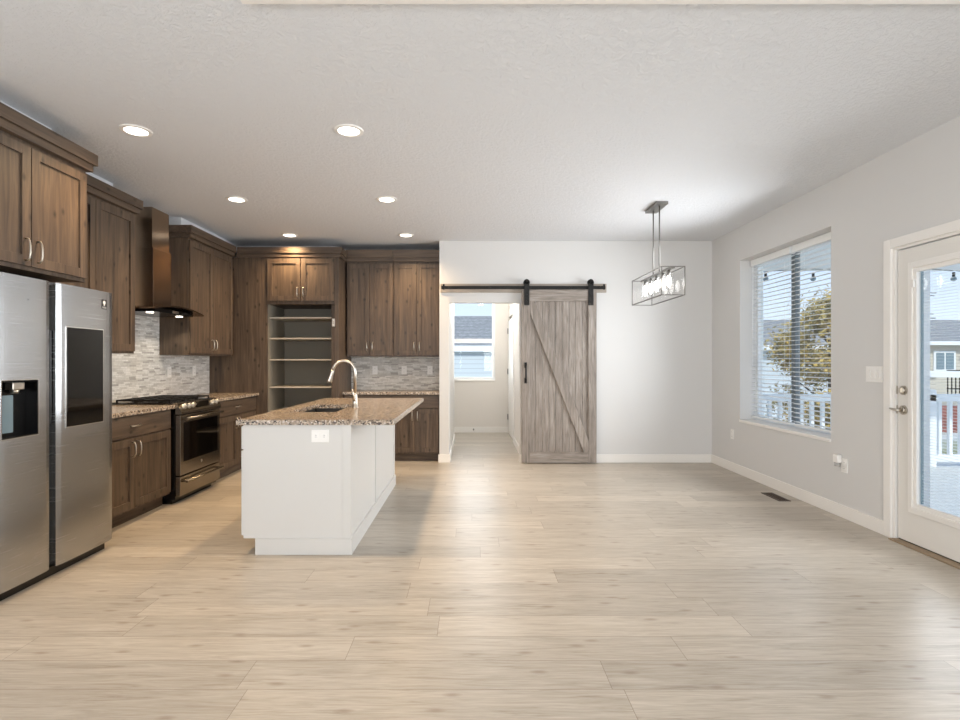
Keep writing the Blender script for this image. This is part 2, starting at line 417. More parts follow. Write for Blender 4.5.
# baseboards
BH, BT = .105, .014
def baseboard(name, boxes, label):
    bm = nb()
    for b in boxes: addB(bm, *b, 0, BH, .002)
    struct(name, bm, 'trim_white', label, 'baseboard')
baseboard('baseboard_back', [(OX1, XR-BT, YB-BT, YB)], 'white baseboard under the pale back wall right of the opening')
baseboard('baseboard_left', [(-.43-BT, OX0+.0, YB-BT, YB), (OX0, OX0+BT, YB-BT, 8.92)], 'white baseboard wrapping the wall end between kitchen and hall')
baseboard('baseboard_right', [(XR-BT, XR, 4.02, YB)], 'white baseboard along the right wall under the window')
baseboard('baseboard_hall', [(-1.5, .67, FY-BT, FY), (.67-BT, .67, YB+.12, 8.58)], 'white baseboard at the end of the hall')
baseboard('baseboard_front', [(XR-BT, XR, YR, 2.92)], 'white baseboard along the right wall before the patio door')

# ------------------------------------------------------------------ window 1 (right wall)
w = thing('window_1', (XR+.2, (WY0+WY1)/2, WZ0), 'white vinyl slider window recessed in the right wall', 'window', None, 'structure')
fx0, fx1 = 3.305, 3.365
bm = nb(); f = .032
addB(bm, fx0, fx1, WY0, WY0+f, WZ0, WZ1); addB(bm, fx0, fx1, WY1-f, WY1, WZ0, WZ1)
addB(bm, fx0, fx1, WY0+f, WY1-f, WZ0, WZ0+f); addB(bm, fx0, fx1, WY0+f, WY1-f, WZ1-f, WZ1)
obj('window_frame', bm, 'vinyl_white', w)
obj('mullion', B(fx0+.005, fx1-.005, 5.465, 5.535, WZ0+f, WZ1-f, .003), 'vinyl_shaded', w)
bm = nb(); addB(bm, 3.333, 3.337, WY0+f, 5.455, WZ0+f, WZ1-f); addB(bm, 3.333, 3.337, 5.545, WY1-f, WZ0+f, WZ1-f)
obj('glass_pane', bm, 'window_glass', w)
struct('trim_1', B(XR-.012, fx0, WY0-.0, WY1+.0, WZ0-.022, WZ0+.008, .003), 'trim_white', 'white sill ledge under the blinds window', 'sill')

# blinds: two units side by side
def blind(y0, y1, label):
    r = thing('window_blind', (3.26, (y0+y1)/2, WZ0+.02), label, 'blind', 'two slatted blinds in the window')
    x0, x1 = 3.236, 3.284
    obj('headrail', B(x0-.012, x1+.004, y0, y1, WZ1-.075, WZ1-.004, .004), 'blind_white', r)
    pitch = .0455; bm = nb(); z = WZ0+.075; zs = []
    while z < WZ1-.09: zs.append(z); z += pitch
    tl = math.radians(4)
    for z in zs:
        k = 4; top = []; bot = []
        for i in range(k+1):
            u = (i/k-.5); x = (x0+x1)/2+u*.048; zz = z + u*.048*math.tan(tl) + .003*(1-4*u*u)
            top.append((x, zz)); bot.append((x, zz-.0028))
        prism(bm, top+bot[::-1], y0+.004, y1-.004, 'y')
    obj('slats', bm, 'blind_white', r)
    obj('bottom_rail', B(x0, x1, y0+.002, y1-.002, WZ0+.035, WZ0+.055, .004), 'blind_white', r)
    for yy in (y0+.10, y1-.10):
        bm = nb()
        for xx in (x0-.001, x1+.001): tube(bm, [(xx, yy, WZ0+.05), (xx, yy, WZ1-.07)], .0012, 5)
        obj('ladder_cord', bm, 'blind_white', r)
    return r
blind(WY0+.015, 5.378, 'white horizontal blind over the window half nearer the patio door')
b2 = blind(5.422, WY1-.015, 'white horizontal blind over the window half nearer the room corner')
bm = tube(nb(), [(3.225, WY1-.07, WZ1-.06), (3.223, WY1-.07, 1.25)], .0035, 8); obj('tilt_wand', bm, 'blind_white', b2)

# ------------------------------------------------------------------ patio door
SX0, SX1 = 3.125, 3.17                       # slab faces
dr = thing('door_1', (XR, (DY0+DY1)/2, 0), 'white full-glass patio door at the right edge', 'door', None, 'structure')
bm = nb()
gy0, gy1, gz0, gz1 = 3.15, 3.735, .31, 1.937
sy0, sy1, sz0, sz1 = 3.0, 3.915, .018, 2.118
addB(bm, SX0, SX1, gy1+.02, sy1, sz0, sz1); addB(bm, SX0, SX1, sy0, gy0-.02, sz0, sz1)
addB(bm, SX0, SX1, gy0-.02, gy1+.02, sz0, gz0-.02); addB(bm, SX0, SX1, gy0-.02, gy1+.02, gz1+.02, sz1)
slab = obj('door_panel', bm, 'door_slab_grey', dr)
bm = nb()
for k, (d, a) in enumerate(((.075, .014), (.05, .022), (.03, .014))):
    o0, o1 = d, (.05, .03, 0)[k]
    X0 = SX0-a
    addB(bm, X0, SX0+.01, gy1+o1, gy1+o0, gz0-o0, gz1+o0, .003); addB(bm, X0, SX0+.01, gy0-o0, gy0-o1, gz0-o0, gz1+o0, .003)
    addB(bm, X0, SX0+.01, gy0-o1, gy1+o1, gz0-o0, gz0-o1, .003); addB(bm, X0, SX0+.01, gy0-o1, gy1+o1, gz1+o1, gz1+o0, .003)
obj('lite_molding', bm, 'trim_white', dr)
obj('glass_pane', B(SX0+.008, SX0+.011, gy0-.01, gy1+.01, gz0-.01, gz1+.01), 'window_glass', dr)
bm = nb(); z = gz0+.012
while z < gz1: addB(bm, SX0+.016, SX0+.028, gy0, gy1-.012, z, z+.0008); z += .0205
bl = obj('blind_slats', bm, 'blind_white', dr)
bm = B(SX0+.014, SX0+.03, gy1-.008, gy1-.003, gz0, gz1); obj('blind_side_track', bm, 'outdoor_glass', dr)
bm = B(SX0-.03, SX0-.018, gy1+.006, gy1+.022, 1.83, 1.885, .004); obj('blind_slider', bm, 'plastic_white', dr)
def rosette(z, label):
    bm = cyl(nb(), (SX0, 3.862, z), 'x', .034, .034, -.008, 28); cyl(bm, (SX0-.008, 3.862, z), 'x', .026, .022, -.012, 28)
    return bm
obj('door_gap_strip', B(SX0+.006, SX1-.006, sy0, sy1, .010, sz0-.0005), 'dark_gap', dr)  # dark strip standing in for the shaded gap under the slab
bm = rosette(1.10, ''); addB(bm, SX0-.034, SX0-.018, 3.857, 3.867, 1.082, 1.118, .002)
obj('deadbolt', bm, 'nickel', dr)
bm = rosette(.957, ''); tube(bm, [(SX0-.02, 3.862, .957), (SX0-.045, 3.862, .957), (SX0-.052, 3.868, .957), (SX0-.052, 3.90, .960), (SX0-.050, 3.928, .963)], [.010, .010, .010, .009, .007], 12)
obj('lever_handle', bm, 'nickel', dr)
bm = nb()
for z in (1.10, .957): addB(bm, SX0-.004, SX0+.02, 3.9165, 3.925, z-.03, z+.03)
obj('strike_plate', bm, 'nickel', dr)
# casing and threshold
bm = nb(); CW = .068
addB(bm, XR-.018, XR, DY1, DY1+CW, 0, DZ1+CW, .003); addB(bm, XR-.018, XR, DY0-CW, DY0, 0, DZ1+CW, .003); addB(bm, XR-.018, XR, DY0, DY1, DZ1, DZ1+CW, .003)
addB(bm, XR, RX1, DY1-.02, DY1, 0, DZ1); addB(bm, XR, RX1, DY0, DY0+.012, 0, DZ1); addB(bm, XR, RX1, DY0+.012, DY1-.02, DZ1-.018, DZ1)
struct('trim_2', bm, 'trim_white', 'white casing around the patio door', 'trim')
struct('threshold', B(XR-.05, RX1, DY0+.012, DY1-.02, 0, .010, .003), 'threshold_wood', 'tan threshold strip under the patio door', 'trim')

# ------------------------------------------------------------------ hall window, hall door
w = thing('window_2', (0, FY+.08, HW[2]), 'small hall window seen through the opening', 'window', None, 'structure')
bm = nb(); f = .055; y0, y1 = FY+.02, FY+.09
addB(bm, HW[0], HW[0]+f, y0, y1, HW[2], HW[3]); addB(bm, HW[1]-f, HW[1], y0, y1, HW[2], HW[3])
addB(bm, HW[0]+f, HW[1]-f, y0, y1, HW[2], HW[2]+f); addB(bm, HW[0]+f, HW[1]-f, y0, y1, HW[3]-f, HW[3])
obj('window_frame', bm, 'vinyl_white', w)
obj('meeting_rail', B(HW[0]+f, HW[1]-f, y0+.01, y1-.01, 1.66, 1.735, .004), 'vinyl_white', w)
bm = nb(); addB(bm, HW[0]+f, HW[1]-f, y0+.03, y0+.034, HW[2]+f, 1.66); addB(bm, HW[0]+f, HW[1]-f, y0+.03, y0+.034, 1.735, HW[3]-f)
obj('glass_pane', bm, 'window_glass', w)
obj('window_sill', B(HW[0], HW[1], FY-.02, FY+.02, HW[2]-.02, HW[2]+.006, .003), 'trim_white', w)
d2 = thing('door_2', (.68, 9.25, 0), 'white hall door standing beside the end wall', 'door', None, 'structure')
bm = prism(nb(), [(.655, 9.78), (.672, 8.80), (.712, 8.80), (.695, 9.78)], .015, 2.05, 'z'); obj('door_panel', bm, 'trim_white', d2)
bm = nb()
for z in (.30, 1.13, 1.87): addB(bm, .640, .656, 9.76, 9.79, z-.05, z+.05, .002)
obj('hinge', bm, 'grey_plastic', d2)
struct('trim_3', B(.655, .672, 8.60, 8.69, 0, 2.15, .003), 'trim_white', 'white casing strip of the hall door', 'trim')
bm = cyl(nb(), (.02, FY-BT, .06), 'y', .014, .010, -.012, 14); cyl(bm, (.02, FY-BT-.012, .06), 'y', .006, .006, -.05, 10); cyl(bm, (.02, FY-BT-.062, .06), 'y', .011, .011, -.012, 12)
tag(obj('door_stop', bm, 'grey_plastic'), 'small dark door stop on the baseboard at the end of the hall', 'door stop')

# ------------------------------------------------------------------ barn door and its track
by0, by1 = 6.835, 6.872                      # front and back of door
bx0, bx1, bz0, bz1 = .632, 1.592, .012, 2.232
bd = thing('barn_door', ((bx0+bx1)/2, (by0+by1)/2, bz0), 'grey weathered plank barn door with a diagonal brace, hanging on the black track', 'door')
sw = .105
bm = nb(); n = 9; pw = (bx1-bx0-2*sw+.02)/n
for i in range(n): addB(bm, bx0+sw-.01+i*pw+.0015, bx0+sw-.01+(i+1)*pw-.0015, by0+.025, by1, bz0+.02, bz1-.02, .003)
obj('plank_panel', bm, 'barn_wood', bd)
for a, b in ((bx0, bx0+sw), (bx1-sw, bx1)): obj('stile', B(a, b, by0, by1, bz0, bz1, .003), 'barn_wood', bd)
obj('top_rail', B(bx0+sw, bx1-sw, by0, by1, bz1-.145, bz1, .003), 'barn_wood_across', bd)
obj('bottom_rail', B(bx0+sw, bx1-sw, by0, by1, bz0, bz0+.135, .003), 'barn_wood_across', bd)
ia, ib = (bx0+sw, bz1-.145), (bx1-sw, bz0+.135)
dv = Vector((ib[0]-ia[0], ib[1]-ia[1])).normalized(); nv = Vector((-dv.y, dv.x))*.052
bm = prism(nb(), [(ia[0], ia[1]), (ia[0]+.06, ia[1]), (ib[0], ib[1]+.155), (ib[0], ib[1]), (ib[0]-.06, ib[1]), (ia[0], ia[1]-.155)], by0, by1-.006, 'y')
bmesh.ops.bevel(bm, geom=bm.edges[:], offset=.003, segments=1, affect='EDGES')
obj('brace', bm, 'barn_wood', bd)
bm = nb(); hx = bx0+.05
tube(bm, [(hx, by0, 1.265), (hx, by0-.04, 1.27), (hx, by0-.045, 1.25), (hx, by0-.045, 1.08), (hx, by0-.04, 1.06), (hx, by0, 1.065)], .011, 10)
addB(bm, hx-.016, hx+.016, by0-.006, by0, 1.03, 1.10, .002); addB(bm, hx-.016, hx+.016, by0-.006, by0, 1.23, 1.30, .002)
obj('pull_handle', bm, 'black_iron', bd)
for hx in (bx0+.063, bx1-.075):
    bm = B(hx-.033, hx+.033, by0-.012, by0, bz1-.20, bz1+.108, .003)
    tube(bm, [(hx, by0-.012, bz1+.103), (hx, by0, bz1+.103)], .033, 20)
    hg = obj('hanger_strap', bm, 'black_iron', bd)
    bm = cyl(nb(), (hx, by0+.004, bz1+.094), 'y', .042, .042, .014, 24); obj('roller', bm, 'black_iron', hg)
    bm = nb()
    for z in (bz1-.06, bz1-.15, bz1+.094): cyl(bm, (hx, by0-.012, z), 'y', .011, .009, -.007, 8)
    obj('bolt', bm, 'black_iron', hg)
tr = thing('barn_door_track', (.65, YB-.03, 2.22), 'black flat-bar barn door track on a pale header board', 'track')
obj('header_board', B(-.415, 1.735, YB-.024, YB, 2.205, 2.318, .003), 'header_wood', tr)
obj('track_bar', B(-.40, 1.71, YB-.072, YB-.064, 2.242, 2.284, .002), 'black_iron', tr)
for x in (-.30, .22, .74, 1.26, 1.65):
    bm = cyl(nb(), (x, YB-.064, 2.263), 'y', .014, .014, .040, 14); cyl(bm, (x, YB-.072, 2.263), 'y', .013, .011, -.008, 8)
    obj('spacer_bolt', bm, 'black_iron', tr)
for x in (-.37, 1.69):
    bm = B(x-.012, x+.012, YB-.085, YB-.072, 2.235, 2.305, .002); obj('end_stop', bm, 'black_iron', tr)

# ------------------------------------------------------------------ cabinet helpers
def mapper(face, plane):
    """u runs along the wall, v up, w out of the face: returns box builder in world space"""
    if face == 'x':      # front faces +x
        return lambda bm, u0, u1, v0, v1, w0, w1, bev=0: addB(bm, plane+w0, plane+w1, u0, u1, v0, v1, bev)
    if face == '-x':
        return lambda bm, u0, u1, v0, v1, w0, w1, bev=0: addB(bm, plane-w1, plane-w0, u0, u1, v0, v1, bev)
    return lambda bm, u0, u1, v0, v1, w0, w1, bev=0: addB(bm, u0, u1, plane-w1, plane-w0, v0, v1, bev)   # '-y'
def pt(face, plane, u, v, w):
    return {'x': (plane+w, u, v), '-x': (plane-w, u, v), '-y': (u, plane-w, v)}[face]
DT = .020
def pull(parent, face, plane, u, v, vertical=True, L=.115):
    bm = nb(); h = L/2
    def q(s, w): return pt(face, plane, u if vertical else u+s, v+s if vertical else v, w)
    pts = [q(-h, 0), q(-h, .018), q(-h*.75, .027), q(-h*.3, .031), q(h*.3, .031), q(h*.75, .027), q(h, .018), q(h, 0)]
    tube(bm, pts, [.0065, .0055, .005, .0055, .0055, .005, .0055, .0065], 8)
    return obj('handle', bm, 'nickel', parent)
def shaker(parent, face, plane, u0, u1, v0, v1, wood='alder', st=.062, name='door'):
    bx = mapper(face, plane); bm = nb(); b = .0015
    bx(bm, u0, u0+st, v0, v1, 0, DT, b); bx(bm, u1-st, u1, v0, v1, 0, DT, b)
    bx(bm, u0+st, u1-st, v0, v0+st, 0, DT, b); bx(bm, u0+st, u1-st, v1-st, v1, 0, DT, b)
    bx(bm, u0+st-.004, u1-st+.004, v0+st-.004, v1-st+.004, 0, DT-.013)
    return obj(name, bm, wood, parent)
def slabfront(parent, face, plane, u0, u1, v0, v1, wood='alder_horizontal', name='drawer'):
    bx = mapper(face, plane); bm = nb(); bx(bm, u0, u1, v0, v1, 0, DT, .003)
    return obj(name, bm, wood, parent)
KX = -1.695
CT, CF, CS = 2.76, 2.683, 2.635             # crown top, fascia bottom, step bottom
def crown_left(parent, xf, y0, y1, e0, e1):
    """crown over a cabinet on the left wall; e0/e1 = overhang at the ends"""
    bm = nb()
    addB(bm, XL, xf+.04, y0-(.04 if e0 else 0), y1+(.04 if e1 else 0), CF, CT, .002)
    addB(bm, XL, xf+.02, y0-(.02 if e0 else 0), y1+(.02 if e1 else 0), CS, CF, .002)
    obj('crown_molding', bm, 'alder_horizontal', parent)
def bowfront():
    pass

# ------------------------------------------------------------------ refrigerator wall cabinet
xf = -2.70
c = thing('wall_cabinet', (-3.0, 3.24, 1.86), 'dark alder two-door cabinet above the refrigerator', 'cabinet')
obj('cabinet_box', B(XL, xf, 2.76, 3.72, 1.86, CS), 'alder', c)
crown_left(c, xf+DT, 2.76, 3.72, 0, 1)
d = shaker(c, 'x', xf, 2.775, 3.2365, 1.885, 2.61); pull(d, 'x', xf+DT, 3.195, 1.98, True, .13)
d = shaker(c, 'x', xf, 3.2425, 3.705, 1.885, 2.61); pull(d, 'x', xf+DT, 3.285, 1.98, True, .13)
# wall cabinets over the counter
def wall_cab(y0, y1, label, ends, xf=-3.04):
    c = thing('wall_cabinet', (-3.2, (y0+y1)/2, 1.38), label, 'cabinet')
    obj('cabinet_box', B(XL, xf, y0, y1, 1.38, CS), 'alder', c)
    crown_left(c, xf+DT, y0, y1, *ends)
    ym = (y0+y1)/2
    d = shaker(c, 'x', xf, y0+.014, ym-.003, 1.40, 2.61); pull(d, 'x', xf+DT, ym-.035, 1.50)
    d = shaker(c, 'x', xf, ym+.003, y1-.014, 1.40, 2.61); pull(d, 'x', xf+DT, ym+.035, 1.50)
    return c
wall_cab(3.765, 4.785, 'dark alder wall cabinet between the refrigerator and the hood chimney', (0, 1))
wall_cab(5.69, 6.73, 'dark alder two-door wall cabinet right of the range hood', (1, 0))

# soffit added above the crowns so the gap does not go dark
bm = nb()
addB(bm, XL, -2.84, 2.76, 3.60, CT, H); addB(bm, XL, -3.17, 3.60, 4.70, CT, H); addB(bm, XL, -3.17, 5.80, 7.25, CT, H)
addB(bm, -3.17, KX-.15, 7.25, KY, CT, H)
struct('ceiling_soffit', bm, 'ceiling_paint', 'added pale soffit lightening the gap between the cabinet crowns and the ceiling', 'ceiling')
# base cabinets on the left
BF, CZ0, CZ1 = -2.76, .880, .914
def base_left(y0, y1, label):
    c = thing('base_cabinet', (-3.05, (y0+y1)/2, 0), label, 'cabinet')
    obj('cabinet_box', B(XL+.002, BF, y0, y1, .105, CZ0), 'alder', c)
    obj('toe_kick', B(XL+.002, BF-.065, y0, y1, 0, .105), 'alder_horizontal', c)
    ym = (y0+y1)/2
    d = slabfront(c, 'x', BF, y0+.012, y1-.012, .705, .868); pull(d, 'x', BF+DT, ym, .79, False)
    d = shaker(c, 'x', BF, y0+.012, ym-.003, .125, .69); pull(d, 'x', BF+DT, ym-.035, .60)
    d = shaker(c, 'x', BF, ym+.003, y1-.012, .125, .69); pull(d, 'x', BF+DT, ym+.035, .60)
base_left(3.80, 4.855, 'dark alder base cabinet between refrigerator and range')
base_left(5.648, 6.765, 'dark alder base cabinet between range and tall pantry panel')
tag(obj('countertop', B(XL+.001, -2.71, 3.77, 4.862, CZ0, CZ1, .004), 'granite'), 'speckled granite countertop between refrigerator and range', 'countertop')
tag(obj('countertop', B(XL+.001, -2.71, 5.643, 6.768, CZ0, CZ1, .004), 'granite'), 'short granite countertop between range and tall pantry panel', 'countertop')
# backsplash on the left wall
bm = nb(); addB(bm, XL, XL+.009, 3.77, 6.768, CZ1, 1.38); addB(bm, XL, XL+.009, 4.787, 5.688, 1.38, 1.79)
struct('trim_backsplash_left', bm, 'mosaic_left', 'pale stone mosaic backsplash on the left wall under the hood', 'backsplash')

# ------------------------------------------------------------------ tall pantry front
TY = 6.77
p = thing('pantry_cabinet', (-2.2, TY+.03, 0), 'tall dark alder pantry surround with two short doors above an open shelved niche', 'cabinet')
obj('side_panel', B(XL, -2.61, TY, TY+.02, 0, CS), 'alder', p)
obj('inner_panel', B(-2.63, -2.611, TY+.02, 7.39, 0, 2.04), 'alder', p)
bm = B(-1.746, KX, TY, TY+.02, 0, CS); addB(bm, KX-.02, KX, TY+.02, KY, 0, CS)
obj('side_panel', bm, 'alder', p)
obj('inner_panel', B(-1.745, -1.726, TY+.02, 7.39, 0, 2.04), 'alder', p)
obj('cabinet_box', B(-2.61, -1.746, TY+.002, 7.40, 2.04, CS), 'alder', p)
bm = nb()
addB(bm, -3.02+.045, KX+.04, TY-.04, KY, CF, CT, .002); addB(bm, -3.02+.025, KX+.02, TY-.02, KY, CS, CF, .002)
obj('crown_molding', bm, 'alder_across', p)
for u0, u1, hu in ((-2.598, -2.181, -2.215), (-2.175, -1.758, -2.141)):
    d = shaker(p, '-y', TY, u0, u1, 2.08, 2.615); pull(d, '-y', TY-DT, hu, 2.19)
obj('back_panel', B(-2.61, -1.746, 7.39, 7.41, 0, 2.04), 'pantry_shade', p)
bm = nb(); addB(bm, -2.61, -2.606, TY+.03, 7.39, 0, 2.04); addB(bm, -1.75, -1.746, TY+.08, 7.39, 0, 2.04); obj('liner', bm, 'pantry_shade', p)
obj('jamb_strip', B(-1.806, -1.7505, TY+.05, TY+.07, 0, 2.04), 'alder', p)
for z in (.42, .68, .989, 1.343, 1.616, 1.882):
    obj('shelf', B(-2.606, -1.752, 6.845, 7.39, z-.018, z, .001), 'shelf_grey', p)
sw_ = thing('door_catch', (-1.78, 6.81, 1.80), 'small white catch plate on the right inner edge of the pantry niche', 'catch')
obj('plate', B(-1.796, -1.760, 6.814, 6.819, 1.76, 1.86, .001), 'plastic_white', sw_)
obj('bolt', B(-1.788, -1.768, 6.808, 6.814, 1.79, 1.83, .002), 'nickel', sw_)

# ------------------------------------------------------------------ back run
UF = 7.08
def back_upper(x0, x1, label):
    c = thing('wall_cabinet', ((x0+x1)/2, 7.3, 1.38), label, 'cabinet')
    obj('cabinet_box', B(x0, x1, UF+DT, KY, 1.38, CS), 'alder', c)
    bm = nb(); addB(bm, x0, x1, UF-.04, KY, CF, CT+.03, .002); addB(bm, x0, x1, UF-.02, KY, CS, CF, .002)
    obj('crown_molding', bm, 'alder_across', c)
    xm = (x0+x1)/2
    d = shaker(c, '-y', UF+DT, x0+.014, xm-.003, 1.40, 2.61, st=.058); pull(d, '-y', UF, xm-.036, 1.51)
    d = shaker(c, '-y', UF+DT, xm+.003, x1-.014, 1.40, 2.61, st=.058); pull(d, '-y', UF, xm+.036, 1.51)
back_upper(KX+.022, -1.055, 'dark alder wall cabinet on the back wall beside the pantry side')
back_upper(-1.050, -.432, 'dark alder wall cabinet on the back wall next to the hall opening')
BBF = 6.975
def back_base(x0, x1, label):
    c = thing('base_cabinet', ((x0+x1)/2, 7.2, 0), label, 'cabinet')
    obj('cabinet_box', B(x0, x1, BBF, KY-.002, .105, CZ0), 'alder', c)
    obj('toe_kick', B(x0, x1, BBF+.06, KY-.002, 0, .105), 'alder_across', c)
    xm = (x0+x1)/2
    slabfront(c, '-y', BBF, x0+.012, x1-.012, .705, .868, 'alder_across')
    d = shaker(c, '-y', BBF, x0+.012, xm-.003, .125, .69, st=.058); pull(d, '-y', BBF-DT, xm-.034, .60)
    d = shaker(c, '-y', BBF, xm+.003, x1-.012, .125, .69, st=.058); pull(d, '-y', BBF-DT, xm+.034, .60)
back_base(KX+.002, -1.075, 'dark alder base cabinet on the back wall hidden behind the island')
back_base(-1.070, -.435, 'dark alder base cabinet on the back wall beside the hall opening')
tag(obj('countertop', B(KX+.002, -.432, 6.925, KY-.001, CZ0, CZ1, .004), 'granite'), 'granite countertop along the kitchen back wall', 'countertop')
struct('trim_backsplash_back', B(KX+.002, -.432, KY-.009, KY, CZ1, 1.38), 'mosaic_back', 'stone mosaic backsplash on the kitchen back wall', 'backsplash')

# ------------------------------------------------------------------ outlets and switches
def outlet(face, plane, u, v, label, horiz=False, group=None, w=.072, h=.118, holes=True):
    o = thing('wall_outlet', pt(face, plane, u, v, .003), label, 'outlet', group)
    bx = mapper(face, plane)
    if horiz: w, h = h, w
    bm = nb(); bx(bm, u-w/2, u+w/2, v-h/2, v+h/2, 0, .006, .002); obj('plate', bm, 'plastic_white', o)
    for s in (-1, 1):
        uu, vv = (u+s*.028, v) if horiz else (u, v+s*.026)
        bm = nb(); bx(bm, uu-.016, uu+.016, vv-.015, vv+.015, .005, .009, .003)
        k = obj('socket', bm, 'plastic_white', o)
        bm = nb()
        for t_ in (-.006, .006):
            if horiz: bx(bm, uu-.005, uu+.005, vv+t_-.001, vv+t_+.001, .009, .0096)
            else: bx(bm, uu+t_-.001, uu+t_+.001, vv-.005, vv+.005, .009, .0096)
        obj('slot', bm, 'grey_plastic', k)
    return o
outlet('x', XL+.009, 5.87, 1.195, 'white outlet on the left mosaic backsplash, nearer the range')
outlet('x', XL+.009, 6.39, 1.20, 'white outlet on the left mosaic backsplash, nearer the tall pantry panel')
for x, lb in ((-1.363, 'white outlet on the back mosaic just right of the faucet'), (-.955, 'middle of the three white outlets on the back mosaic'), (-.594, 'white outlet on the back mosaic nearest the hall opening')):
    outlet('-y', KY-.009, x, 1.19, lb)
outlet('-x', XR, 6.38, .443, 'white outlet low on the right wall before the room corner')
outlet('-x', XR, 4.455, .44, 'white outlet under the window near the patio door with a plug-in freshener')
o = thing('air_freshener', (XR-.03, 4.50, .47), 'white plug-in air freshener on the outlet near the patio door', 'air freshener')
bm = B(XR-.05, XR-.0095, 4.475, 4.535, .455, .525, .010); obj('body', bm, 'plastic_white', o)
bm = cyl(nb(), (XR-.03, 4.505, .425), 'z', .019, .021, .032, 16); obj('oil_bottle', bm, 'bottle_grey', o)
o = thing('switch_plate', (XR, 4.125, 1.21), 'white three-rocker switch plate beside the patio door', 'switch')
obj('plate', B(XR-.006, XR, 4.04, 4.21, 1.15, 1.272, .002), 'plastic_white', o)
for y in (4.077, 4.125, 4.173): obj('rocker', B(XR-.011, XR-.006, y-.017, y+.017, 1.178, 1.245, .002), 'plastic_white', o)

# ------------------------------------------------------------------ island
IX0, IX1, IY0, IY1 = -1.556, -.83, 3.622, 5.66
isl = thing('kitchen_island', ((IX0+IX1)/2, 4.6, 0), 'white panelled kitchen island base', 'island')
bm = nb(); addB(bm, IX0, IX1, IY0, IY1, .108, .66)
addB(bm, IX0, IX0+.03, IY0, IY1, .66, CZ0); addB(bm, IX1-.03, IX1, IY0, IY1, .66, CZ0); addB(bm, IX0+.03, IX1-.03, IY0, IY0+.03, .66, CZ0); addB(bm, IX0+.03, IX1-.03, IY1-.03, IY1, .66, CZ0)
obj('island_body', bm, 'cabinet_white', isl)
bm = B(IX0+.085, IX1, IY0+.001, IY1, 0, .108); obj('plinth', bm, 'cabinet_white', isl)
bm = nb()
addB(bm, IX0+.085, IX1+.014, IY0-.014, IY0-.0002, 0, .11); addB(bm, IX1, IX1+.014, IY0, IY1+.014, 0, .11, .002); addB(bm, IX0+.085, IX1, IY1, IY1+.014, 0, .11, .002)
obj('base_molding', bm, 'cabinet_white', isl)
bm = nb()
addB(bm, IX1-.052, IX1+.006, IY0-.006, IY0+.001, .1102, CZ0)
addB(bm, IX1-.0, IX1+.006, IY0+.0012, IY0+.05, .1102, CZ0)
obj('corner_post', bm, 'cabinet_white', isl)
obj('end_panel', B(IX0, IX1-.056, IY0-.003, IY0, .108, CZ0, .001), 'cabinet_white', isl)
for y in (4.58, 5.62): obj('batten', B(IX1, IX1+.006, y-.035, y+.035, .11, CZ0, .001), 'cabinet_white', isl)
for i in range(4):
    a = IY0+.012+i*(IY1-IY0-.024)/4; b = a+(IY1-IY0-.024)/4-.005
    d = slabfront(isl, '-x', IX0, a, b, .71, .868, 'cabinet_white'); pull(d, '-x', IX0-DT, (a+b)/2, .79, False)
    d = shaker(isl, '-x', IX0, a, b, .125, .70, 'cabinet_white'); pull(d, '-x', IX0-DT, b-.04, .60)
# counter with sink cut-out
SK = (-1.44, -1.075, 4.17, 4.90)
bm = nb(); CX0, CX1, CY0, CY1 = -1.594, -.53, 3.593, 5.79
def slab_with_hole(bm, o, h, z0, z1):
    ox = [(o[0], o[2]), (o[1], o[2]), (o[1], o[3]), (o[0], o[3])]; hx = [(h[0], h[2]), (h[1], h[2]), (h[1], h[3]), (h[0], h[3])]
    V = {}
    for k, pts in (('o', ox), ('h', hx)):
        for z in (0, 1): V[k, z] = [bm.verts.new((q[0], q[1], (z0, z1)[z])) for q in pts]
    for i in range(4):
        j = (i+1) % 4
        bm.faces.new((V['o', 1][i], V['o', 1][j], V['h', 1][j], V['h', 1][i])); bm.faces.new((V['o', 0][j], V['o', 0][i], V['h', 0][i], V['h', 0][j]))
        bm.faces.new((V['o', 0][i], V['o', 0][j], V['o', 1][j], V['o', 1][i])); bm.faces.new((V['h', 0][j], V['h', 0][i], V['h', 1][i], V['h', 1][j]))
    bmesh.ops.bevel(bm, geom=[e for e in bm.edges if abs(e.verts[0].co.z-e.verts[1].co.z) < 1e-6 and e.verts[0].co.z > z1-1e-6 and not (abs(e.verts[0].co.x-e.verts[1].co.x) > 1e-4 and abs(e.verts[0].co.y-e.verts[1].co.y) > 1e-4)], offset=.004, segments=2, affect='EDGES')
slab_with_hole(bm, (CX0, CX1, CY0, CY1), SK, CZ0, CZ1)
tag(obj('island_countertop', bm, 'granite'), 'speckled tan granite countertop on the island with a sink cut-out', 'countertop')
# sink
bm = nb(); th = .004; a, b, c0, c1 = SK; zb = .70
a -= .006; b += .006; c0 -= .006; c1 += .006
addB(bm, a, b, c0, c1, zb-.004, zb); addB(bm, a-th, a, c0, c1, zb, CZ0-.001); addB(bm, b, b+th, c0, c1, zb, CZ0-.001)
addB(bm, a, b, c0-th, c0, zb, CZ0-.001); addB(bm, a, b, c1, c1+th, zb, CZ0-.001)
sk = thing('kitchen_sink', ((a+b)/2, (c0+c1)/2, zb), 'undermount dark sink set in the island countertop', 'sink')
obj('basin', bm, 'dark_sink', sk)
bm = cyl(nb(), ((a+b)/2, (c0+c1)/2, zb), 'z', .045, .045, .003, 24); obj('drain', bm, 'nickel', sk)
